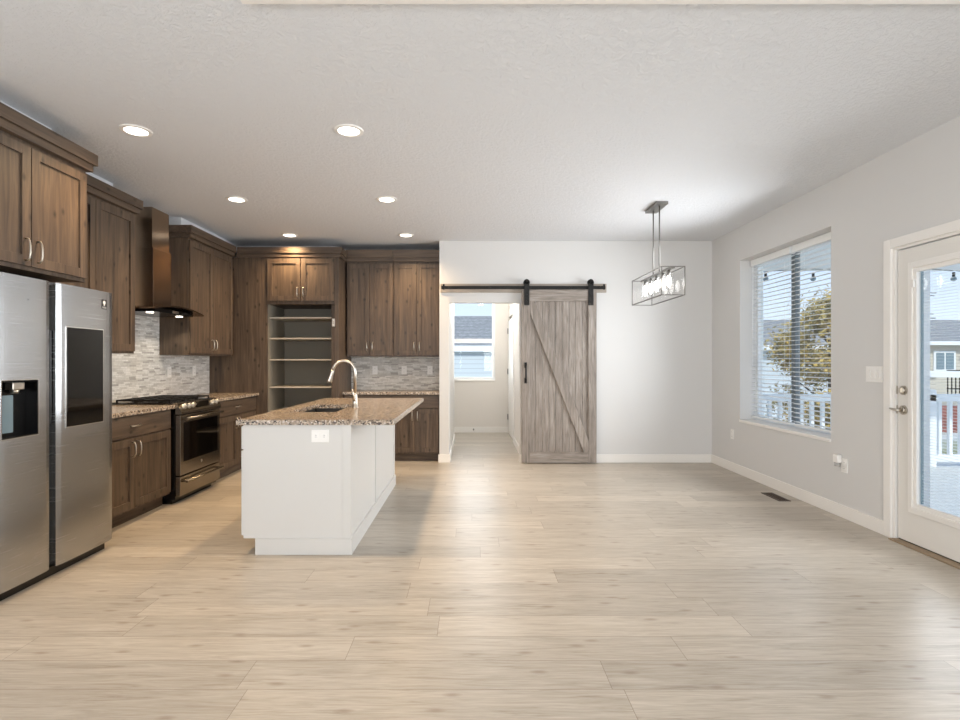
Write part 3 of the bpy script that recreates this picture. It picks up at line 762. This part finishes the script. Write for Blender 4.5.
# faucet
fx, fy = -1.003, 4.55
fc = thing('faucet', (fx, fy, CZ1), 'brushed nickel gooseneck faucet behind the island sink', 'faucet')
bm = tube(nb(), [(fx, fy, CZ1), (fx, fy, CZ1+.006), (fx, fy, CZ1+.012), (fx, fy, CZ1+.06), (fx, fy, CZ1+.11), (fx, fy, CZ1+.13)], [.030, .030, .024, .022, .019, .015], 20)
obj('base', bm, 'nickel', fc)
R = .095; pts = [(fx, fy, CZ1+.12), (fx, fy, CZ1+.305)]
for i in range(1, 17):
    a_ = PI*i/16*.93; pts.append((fx-R+R*math.cos(a_), fy, CZ1+.305+R*math.sin(a_)))
obj('spout', tube(nb(), pts, .0135, 14), 'nickel', fc)
e0, e1 = Vector(pts[-2]), Vector(pts[-1]); dd = (e1-e0).normalized()
bm = tube(nb(), [e1, e1+dd*.02, e1+dd*.05, e1+dd*.10, e1+dd*.115], [.0135, .016, .017, .024, .023], 16); obj('spray_head', bm, 'nickel', fc)
bm = tube(nb(), [(fx, fy-.018, CZ1+.065), (fx, fy-.045, CZ1+.075), (fx-.003, fy-.06, CZ1+.115), (fx-.006, fy-.068, CZ1+.16)], [.011, .010, .007, .006], 10); obj('lever', bm, 'nickel', fc)
o = outlet('-y', IY0-.003, -1.033, .803, 'white horizontal outlet on the near end of the island', True, w=.085, h=.118)

# ------------------------------------------------------------------ refrigerator
FX = -2.527
fr = thing('refrigerator', (-2.95, 3.25, 0), 'stainless side-by-side refrigerator with a black door screen and dispenser', 'refrigerator')
obj('body', B(-3.33, -2.60, 2.785, 3.74, .03, 1.775), 'grey_plastic', fr)
obj('toe_grille', B(-3.2, -2.575, 2.80, 3.73, 0, .055), 'black_enamel', fr)
def fdoor(y0, y1, hole=None):
    """door with softly curved front edges; optional recess"""
    z0, z1 = .062, 1.788
    bm = nb(); n = 14; prof = []
    for i in range(n+1):
        u = i/n; y = y0+(y1-y0)*u; k = abs(2*u-1)
        x = FX-.007*k**4 - (.004 if k > .985 else 0); prof.append((x, y))
    if not hole:
        poly = [(-2.60, y0), (-2.60, y1)] + prof[::-1]
        prism(bm, poly, z0, z1, 'z')
        for f in bm.faces: f.smooth = False
    else:
        hy0, hy1, hz0, hz1 = hole
        prism(bm, [(-2.60, y0), (-2.60, y1)] + prof[::-1], z0, hz0, 'z'); prism(bm, [(-2.60, y0), (-2.60, y1)] + prof[::-1], hz1, z1, 'z')
        pl = [q for q in prof if q[1] < hy0]; pr = [q for q in prof if q[1] > hy1]
        prism(bm, [(-2.60, y0), (-2.60, hy0), (FX, hy0)] + pl[::-1], hz0, hz1, 'z')
        prism(bm, [(-2.60, hy1), (-2.60, y1)] + pr[::-1] + [(FX, hy1)], hz0, hz1, 'z')
    return bm
HO = (2.857, 3.10, .886, 1.203)
ld = obj('freezer_door', fdoor(2.79, 3.194, HO), 'stainless', fr)
rd = obj('fridge_door', fdoor(3.245, 3.752), 'stainless', fr)
obj('handle_channel', B(-2.62, -2.575, 3.1945, 3.2445, .08, 1.775), 'grey_plastic', fr)
obj('recessed_grip', B(-2.60, -2.556, 3.20, 3.239, .93, 1.50, .002), 'black_enamel', fr)
bm = nb(); x_ = -2.60
addB(bm, x_, x_+.004, HO[0], HO[1], HO[2], HO[3]); addB(bm, x_, FX+.001, HO[0], HO[0]+.004, HO[2], HO[3]); addB(bm, x_, FX+.001, HO[1]-.004, HO[1], HO[2], HO[3])
addB(bm, x_, FX+.001, HO[0]+.004, HO[1]-.004, HO[3]-.004, HO[3]); addB(bm, x_, FX+.001, HO[0]+.004, HO[1]-.004, HO[2], HO[2]+.006)
ds = obj('water_dispenser', bm, 'black_enamel', ld)
bm = B(-2.59, -2.545, 2.95, 3.03, 1.15, 1.19, .004); tube(bm, [(-2.568, 2.99, 1.15), (-2.568, 2.99, 1.13)], [.022, .018], 16); obj('dispenser_spout', bm, 'nickel', ds)
bm = B(-2.588, -2.575, 2.87, 2.99, .91, 1.12, .005); obj('dispenser_paddle', bm, 'outdoor_glass', ds)
bm = nb(); r_ = .004
for a_, b_ in ((HO[0]-r_, HO[0]), (HO[1], HO[1]+r_)): addB(bm, FX-.004, FX+.003, a_, b_, HO[2]-r_, HO[3]+r_)
for a_, b_ in ((HO[2]-r_, HO[2]), (HO[3], HO[3]+r_)): addB(bm, FX-.004, FX+.003, HO[0], HO[1], a_, b_)
obj('dispenser_rim', bm, 'chrome_line', ds)
sc_ = obj('screen', B(FX-.004, FX+.003, 3.317, 3.645, .90, 1.523, .002), 'black_glass', rd)
bm = nb(); addB(bm, FX-.004, FX+.0015, 3.313, 3.649, .896, 1.527); obj('screen_rim', bm, 'chrome_line', rd)
bm = B(FX-.010, FX+.0005, 3.632, 3.682, 1.668, 1.732); lb = obj('sticker', bm, 'black_enamel', rd)
bm = cyl(nb(), (FX+.0005, 3.657, 1.712), 'x', .013, .013, .0006, 20); addB(bm, FX+.0005, FX+.0011, 3.652, 3.662, 1.690, 1.700)
for z in (1.674, 1.681): addB(bm, FX+.0005, FX+.0011, 3.637, 3.677, z, z+.002)
obj('sticker_mark', bm, 'plastic_white', lb)
bm = cyl(nb(), (FX, 3.03, 1.66), 'x', .004, .004, .001, 12); obj('badge', bm, 'grey_plastic', ld)

# ------------------------------------------------------------------ range
RY0, RY1, RX = 4.868, 5.637, -2.67
rg = thing('range', (-3.0, (RY0+RY1)/2, 0), 'stainless slide-in gas range with black grates and dark oven window', 'range')
obj('body', B(-3.33, RX-.045, RY0, RY1, .04, .90), 'black_enamel', rg)
obj('base', B(-3.2, RX-.085, RY0+.02, RY1-.02, 0, .04), 'black_enamel', rg)
obj('cooktop', B(-3.33, -2.74, RY0-.004, RY1+.004, .917, .930, .003), 'black_enamel', rg)
bm = prism(nb(), [(-2.75, .93), (-2.70, .925), (RX+.012, .845), (RX+.012, .825), (-2.72, .825), (-2.75, .88)], RY0, RY1, 'y')
cp = obj('control_panel', bm, 'range_steel', rg)
nrm = Vector((.08, 0, .062)).normalized()
for y in (RY0+.08, RY0+.155, RY0+.23, RY1-.155, RY1-.08):
    c_ = Vector((-2.683, y, .888))
    k = obj('knob', tube(nb(), [c_, c_+nrm*.010, c_+nrm*.012, c_+nrm*.038, c_+nrm*.041], [.026, .026, .021, .019, .014], 18), 'nickel', cp)
bm = nb(); addB(bm, -2.678, -2.674, RY0+.29, RY1-.22, .862, .898); 
obj('display', prism(nb(), [(-2.6925, .9185), (-2.664, .8725), (-2.666, .8715), (-2.6945, .9175)], RY0+.30, RY1-.22, 'y'), 'black_glass', cp); bm.free()
dr_ = obj('oven_door', B(RX-.045, RX, RY0+.004, RY1-.004, .262, .815, .004), 'range_steel', rg)
obj('oven_window', B(RX-.003, RX+.002, RY0+.06, RY1-.06, .385, .745, .001), 'black_glass', dr_)
def bar_handle(z, parent, y0, y1):
    bm = tube(nb(), [(RX+.045, y0, z), (RX+.045, y1, z)], .0115, 12)
    for y in (y0+.025, y1-.025): tube(bm, [(RX, y, z), (RX+.045, y, z)], .010, 10)
    obj('handle', bm, 'range_steel', parent)
bar_handle(.785, dr_, RY0+.03, RY1-.03)
bm = cyl(nb(), (RX, (RY0+RY1)/2, .335), 'x', .016, .015, .002, 24); obj('badge', bm, 'nickel', dr_)
dw = obj('drawer', B(RX-.045, RX, RY0+.004, RY1-.004, .075, .252, .004), 'range_steel', rg)
bar_handle(.205, dw, RY0+.03, RY1-.03)
for k in range(3):
    a_ = RY0+.02+k*.245; b_ = a_+.238; bm = nb()
    for y in (a_+.006, (a_+b_)/2, b_-.006): addB(bm, -3.27, -2.775, y-.006, y+.006, .944, .958, .002)
    for x in (-3.265, -3.14, -3.02, -2.90, -2.78): addB(bm, x-.006, x+.006, a_, b_, .944, .958, .002)
    for x in (-3.265, -2.78):
        for y in (a_+.006, b_-.006): addB(bm, x-.006, x+.006, y-.006, y+.006, .930, .944)
    obj('grate', bm, 'black_iron', rg)
for x in (-3.14, -2.90):
    for y in (RY0+.14, RY1-.14):
        bm = cyl(nb(), (x, y, .930), 'z', .045, .04, .010, 20); obj('burner', bm, 'black_iron', rg)

# ------------------------------------------------------------------ range hood
hc = 5.24
hd = thing('range_hood', (-3.1, hc, 1.75), 'dark steel chimney hood with a curved canopy over the range', 'range hood')
obj('chimney_cover', B(XL, -3.065, hc-.142, hc+.142, 2.40, 2.79, .002), 'hood_steel', hd)
ch = obj('chimney', B(XL, -3.05, hc-.152, hc+.152, 1.83, 2.40, .003), 'hood_steel', hd)
bm = nb(); n = 20; top, bot = [], []
for i in range(n+1):
    y = hc-.435+.87*i/n; u = (y-hc)/.435
    z = 1.795+.045*(1-u*u); top.append((y, z+.008)); bot.append((y, z-.006))
prism(bm, top+bot[::-1], XL+.01, -2.86, 'x')
obj('canopy', bm, 'hood_steel', hd)
bx_ = obj('filter_box', B(XL+.01, -2.92, hc-.33, hc+.33, 1.772, 1.812, .004), 'black_enamel', hd)
for y in (hc-.25, hc+.25):
    bm = cyl(nb(), (-3.02, y, 1.766), 'z', .032, .032, .007, 20); obj('hood_light', bm, 'hood_lamp', hd)
    l = bpy.data.lights.new('hood_light', 'SPOT'); l.energy = 5; l.color = (1, .88, .70); l.spot_size = 2.2; l.spot_blend = .5; l.shadow_soft_size = .03
    lo = bpy.data.objects.new('hood_lamp_light', l); C.objects.link(lo); lo.parent = hd; lo.location = Vector((-3.02, y, 1.755))-wloc(hd)
obj('control_button', B(-2.922, -2.914, hc-.05, hc+.05, 1.78, 1.803, .002), 'nickel', hd)

# ------------------------------------------------------------------ downlights
def downlight(x, y, label, first=None):
    if first: return copy_tree(first, (x, y, H-.006), label)
    r = thing('recessed_light', (x, y, H-.006), label, 'ceiling light', 'recessed ceiling lights')
    bm = nb(); seg = 40; R0, R1 = .070, .100
    rings = []
    for rr, zz in ((R0, H-.004), (R0+.004, H-.009), (R1-.004, H-.007), (R1, H)):
        rings.append([bm.verts.new((x+rr*math.cos(2*PI*k/seg), y+rr*math.sin(2*PI*k/seg), zz)) for k in range(seg)])
    for a_, b_ in zip(rings, rings[1:]):
        for k in range(seg): bm.faces.new((a_[k], b_[k], b_[(k+1) % seg], a_[(k+1) % seg]))
    bmesh.ops.recalc_face_normals(bm, faces=bm.faces[:])
    obj('trim_ring', bm, 'plastic_white', r)
    bm = cyl(nb(), (x, y, H-.005), 'z', R0, R0, .004, 32); obj('lens', bm, 'lamp_lens', r)
    l = bpy.data.lights.new('downlight', 'SPOT'); l.energy = DOWN_W*4; l.color = WARM; l.spot_size = 2.5; l.spot_blend = .9; l.shadow_soft_size = .08
    lo = bpy.data.objects.new('lamp_light', l); C.objects.link(lo); lo.parent = r; lo.location = (0, 0, -.03)
    return r
f0 = downlight(-2.285, 3.62, 'recessed light nearest the cabinet over the refrigerator')
downlight(-.84, 3.62, 'recessed light above the near end of the island, right of the front pair', f0)
downlight(-2.28, 5.15, 'recessed light in front of the range hood chimney', f0)
downlight(-.83, 5.15, 'recessed light above the far end of the island', f0)
downlight(-2.265, 6.60, 'recessed light in front of the short pantry doors', f0)
downlight(-.825, 6.60, 'recessed light before the back wall cabinets beside the hall opening', f0)

# ------------------------------------------------------------------ linear pendant
px_, y0, y1, z0, z1 = 1.855, 4.926, 5.83, 1.926, 2.188
pd = thing('pendant_light', (px_, (y0+y1)/2, z0), 'rectangular glass and nickel linear pendant hanging over the dining spot', 'pendant')
obj('canopy_plate', B(px_-.06, px_+.06, 5.21, 5.55, H-.028, H, .003), 'pendant_metal', pd)
for y in (5.29, 5.47): obj('rod', tube(nb(), [(px_, y, z1-.01), (px_, y, H-.025)], .0065, 10), 'pendant_metal', pd)
bm = nb(); q = .0042; hw = .107
for x in (px_-hw, px_+hw):
    for z in (z0, z1): addB(bm, x-q, x+q, y0-q, y1+q, z-q, z+q)
    for y in (y0, y1): addB(bm, x-q, x+q, y-q, y+q, z0+q, z1-q)
for y in (y0, y1):
    for z in (z0, z1): addB(bm, px_-hw+q, px_+hw-q, y-q, y+q, z-q, z+q)
obj('frame', bm, 'pendant_metal', pd)
bm = nb()
for x in (px_-hw, px_+hw): addB(bm, x-.0015, x+.0015, y0+q, y1-q, z0+q, z1-q)
for y in (y0, y1): addB(bm, px_-hw+q, px_+hw-q, y-.0015, y+.0015, z0+q, z1-q)
obj('glass_panel', bm, 'lamp_glass', pd)
obj('lamp_bar', B(px_-.018, px_+.018, y0+q, y1-q, z1-.014, z1+.006, .002), 'pendant_metal', pd)
for i in range(5):
    y = y0+.11+i*(y1-y0-.22)/4
    s_ = obj('socket', cyl(nb(), (px_, y, z1-.014), 'z', .014, .014, -.05, 14), 'pendant_metal', pd)
    zt = z1-.064
    obj('bulb', tube(nb(), [(px_, y, zt), (px_, y, zt-.02), (px_, y, zt-.05), (px_, y, zt-.09), (px_, y, zt-.115)], [.010, .018, .024, .017, .004], 16), 'bulb_lit', s_)
    bm = tube(nb(), [(px_, y, zt+.015), (px_, y, zt-.135)], .040, 20, False); obj('glass_tube', bm, 'lamp_glass', s_)

# ------------------------------------------------------------------ floor register
r = thing('floor_register', (2.93, 5.15, 0), 'brown metal floor register near the right baseboard', 'floor vent')
bm = nb(); a, b, c0, c1 = 2.872, 2.985, 4.99, 5.31
addB(bm, a, b, c0, c0+.02, 0, .006, .002); addB(bm, a, b, c1-.02, c1, 0, .006, .002); addB(bm, a, a+.018, c0+.02, c1-.02, 0, .006, .002); addB(bm, b-.018, b, c0+.02, c1-.02, 0, .006, .002)
obj('frame', bm, 'bronze', r)
bm = nb(); y = c0+.028
while y < c1-.026: addB(bm, a+.018, b-.018, y, y+.005, .001, .005); y += .012
obj('louver', bm, 'bronze', r)
obj('duct_shade', B(a+.018, b-.018, c0+.02, c1-.02, 0, .0008), 'dark_gap', r)  # thin dark sheet in place of the shade below the louvers

# ------------------------------------------------------------------ outdoors
GZ = -1.0
struct('ground', B(-40, 80, 10.4, 90, GZ-.2, GZ), 'yard_ground', 'yard ground outside the windows', 'ground')
struct('ground_side', B(8.6, 80, -20, 10.4, GZ-.2, GZ), 'concrete', 'pale pavement beyond the deck', 'ground')
struct('deck', B(XR+.28, 8.4, .5, 7.25, -.16, -.045), 'deck_boards', 'pale boarded deck outside the patio door', 'deck')
struct('porch_roof', B(XR+.28, 8.4, 4.7, 7.6, 2.60, 2.78), 'outdoor_white', 'white porch roof over the deck', 'roof')
rl = thing('deck_railing', (5.8, 6.88, -.045), 'white baluster railing along the far edge of the deck', 'railing')
obj('top_rail', B(3.42, 8.35, 6.83, 6.93, .80, .89, .006), 'outdoor_white', rl)
obj('bottom_rail', B(3.42, 8.35, 6.85, 6.91, .02, .11, .006), 'outdoor_white', rl)
for x in (3.42, 5.9, 8.3): obj('post', B(x-.05, x+.05, 6.83, 6.93, -.045, .95, .006), 'outdoor_white', rl)
k = 0; x = 3.42+.137
while x < 8.24:
    if abs(x-5.9) > .08: obj('baluster', B(x-.02, x+.02, 6.86, 6.90, .11, .80), 'outdoor_white', rl)
    x += .137
st = thing('string_lights', (5.4, 7.4, 2.42), 'string of small globe lights hanging under the porch roof edge', 'string lights')
pts = []
xs = [3.5+.05*i for i in range(90)]
obj('wire', tube(nb(), [(x, 7.4, 2.575-.02*math.sin((x-3.5)*4)) for x in xs], .004, 5), 'black_iron', st)
for x in (4.07, 4.73, 5.38, 6.03, 6.68, 7.33):
    b_ = obj('bulb_socket', cyl(nb(), (x, 7.4, 2.55), 'z', .018, .018, -.06, 10), 'black_iron', st)
    bm = nb(); bmesh.ops.create_uvsphere(bm, u_segments=12, v_segments=8, radius=.035)
    for v_ in bm.verts: v_.co += Vector((x, 7.4, 2.46))
    obj('globe', bm, 'outdoor_glass', b_)

def house(name, x0, x1, y0, y1, ez, rz, m, label, ridge='x', over=.4):
    h = thing(name, ((x0+x1)/2, (y0+y1)/2, GZ), label, 'house')
    obj('siding_walls', B(x0, x1, y0, y1, GZ, ez), m, h)
    ym = (y0+y1)/2
    bm = prism(nb(), [(y0-over, ez), (ym, rz), (y1+over, ez)], x0-over, x1+over, 'x'); obj('roof', bm, 'shingles', h)
    obj('fascia', B(x0-over, x1+over, y0-over-.03, y0-over, ez-.12, ez+.06), 'outdoor_white', h)
    return h
# house behind the hall window
house('neighbor_house', -5, 7, 16.3, 23.5, 1.74, 3.02, 'siding_pale', 'pale blue-white neighbor house behind the hall window', over=.12)
# tan house across the yard seen through the patio door
h = house('neighbor_house', 19.0, 40, 26, 36, 2.24, 3.75, 'siding_tan', 'tan neighbor house with grey roof seen through the patio door')
def hwin(x0, x1, z0, z1, y):
    f_ = obj('window', B(x0-.1, x1+.1, y-.08, y, z0-.1, z1+.1), 'outdoor_white', h)
    bm = nb(); xm = (x0+x1)/2; addB(bm, x0, xm-.04, y-.1, y-.075, z0, z1); addB(bm, xm+.04, x1, y-.1, y-.075, z0, z1); obj('pane', bm, 'outdoor_glass', f_)
hwin(22.55, 23.40, .95, 1.75, 26)
h.children
bm = prism(nb(), [(24.0, 2.35), (30.5, 3.9), (37, 2.35)], 24.6, 31, 'y'); obj('gable_roof', bm, 'shingles', h)
bm = prism(nb(), [(23.5, 2.75), (23.6, 2.9), (30.5, 4.05), (37, 2.5), (37, 2.3), (30.5, 3.85)], 24.5, 24.62, 'y'); obj('gable_fascia', bm, 'outdoor_white', h)
# porch, stone pillar and metal railing before the tan house
pr = thing('neighbor_porch', (18.9, 20.5, GZ), 'white porch beam on a stone pillar before the tan house', 'porch')
obj('porch_beam', B(16.6, 19.2, 20.2, 20.8, .72, .95, .01), 'outdoor_white', pr)
obj('stone_pillar', B(17.1, 17.65, 20.3, 20.8, GZ, .72, .02), 'siding_tan', pr)
obj('stair', prism(nb(), [(17.9, GZ), (21.5, GZ), (21.5, .15), (20.0, .15), (18.4, -.2)], 20.2, 21.0, 'y'), 'siding_tan', pr)
mr = thing('metal_railing', (20, 21.2, GZ), 'dark metal stair railing before the tan house', 'railing')
bm = nb(); addB(bm, 18.9, 23, 21.2, 21.25, .93, .98); addB(bm, 18.9, 23, 21.2, 21.25, .22, .26); obj('rails', bm, 'black_iron', mr)
bm = nb(); x = 18.9
while x < 23: addB(bm, x, x+.03, 21.2, 21.23, .15 if x > 20 else GZ, .93); x += .16
obj('pickets', bm, 'black_iron', mr)
tag(obj('brick_wall', B(13.2, 20, 17.4, 17.7, GZ, -.14), 'brick_red'), 'low red brick wall beyond the deck railing', 'wall')
an = thing('antenna_mast', (32.55, 38, GZ), 'thin antenna mast behind the grey roof', 'antenna')
obj('mast', tube(nb(), [(32.55, 38, GZ), (32.55, 38, 6.35)], .035, 8), 'grey_plastic', an)
bm = nb()
for z, w_ in ((6.2, .5), (6.0, .35), (4.7, .3), (4.4, .45)): addB(bm, 32.55-w_, 32.55+w_, 37.97, 38.03, z, z+.06)
obj('elements', bm, 'grey_plastic', an)
# pale house and trees behind the blinds
house('neighbor_house', 10.5, 15.2, 21, 27, 1.9, 3.2, 'siding_pale', 'pale neighbor house glimpsed through the blinds')
def tree(x, y, r, zc, hz, label, n, seed):
    rr = random.Random(seed)
    t_ = thing('yard_tree', (x, y, GZ), label, 'tree')
    bm = tube(nb(), [(x, y, GZ), (x+.05, y, zc-.5), (x, y, zc+hz*.5)], [.13, .09, .03], 8)
    for k in range(7):
        a_ = k*2.4; zz = zc-hz*.5+k*hz*.17
        tube(bm, [(x, y, zz), (x+r*.6*math.cos(a_), y+r*.6*math.sin(a_), zz+.6)], [.04, .012], 6)
    obj('trunk', bm, 'bark', t_)
    bm = nb()
    cl = []
    for k in range(34):
        a_, u = rr.uniform(0, 2*PI), rr.uniform(-1, 1); q_ = math.sqrt(max(0, 1-u*u))*rr.uniform(.35, 1)
        cl.append(Vector((x+r*q_*math.cos(a_), y+r*q_*math.sin(a_), zc+hz*u)))
    for k in range(n):
        c_ = rr.choice(cl); p_ = c_+Vector([rr.gauss(0, r*.17) for _ in range(3)])
        s = rr.uniform(.035, .07); d1 = Vector([rr.gauss(0, 1) for _ in range(3)]).normalized(); d2 = d1.orthogonal().normalized()
        bm.faces.new([bm.verts.new(p_+s*v_) for v_ in (d1, d2*.6, -d1, -d2*.6)])
    obj('foliage', bm, 'leaves', t_)
tree(8.45, 12.6, 1.2, .85, 1.75, 'golden-green tree behind the window half nearer the patio door', 17000, 3)
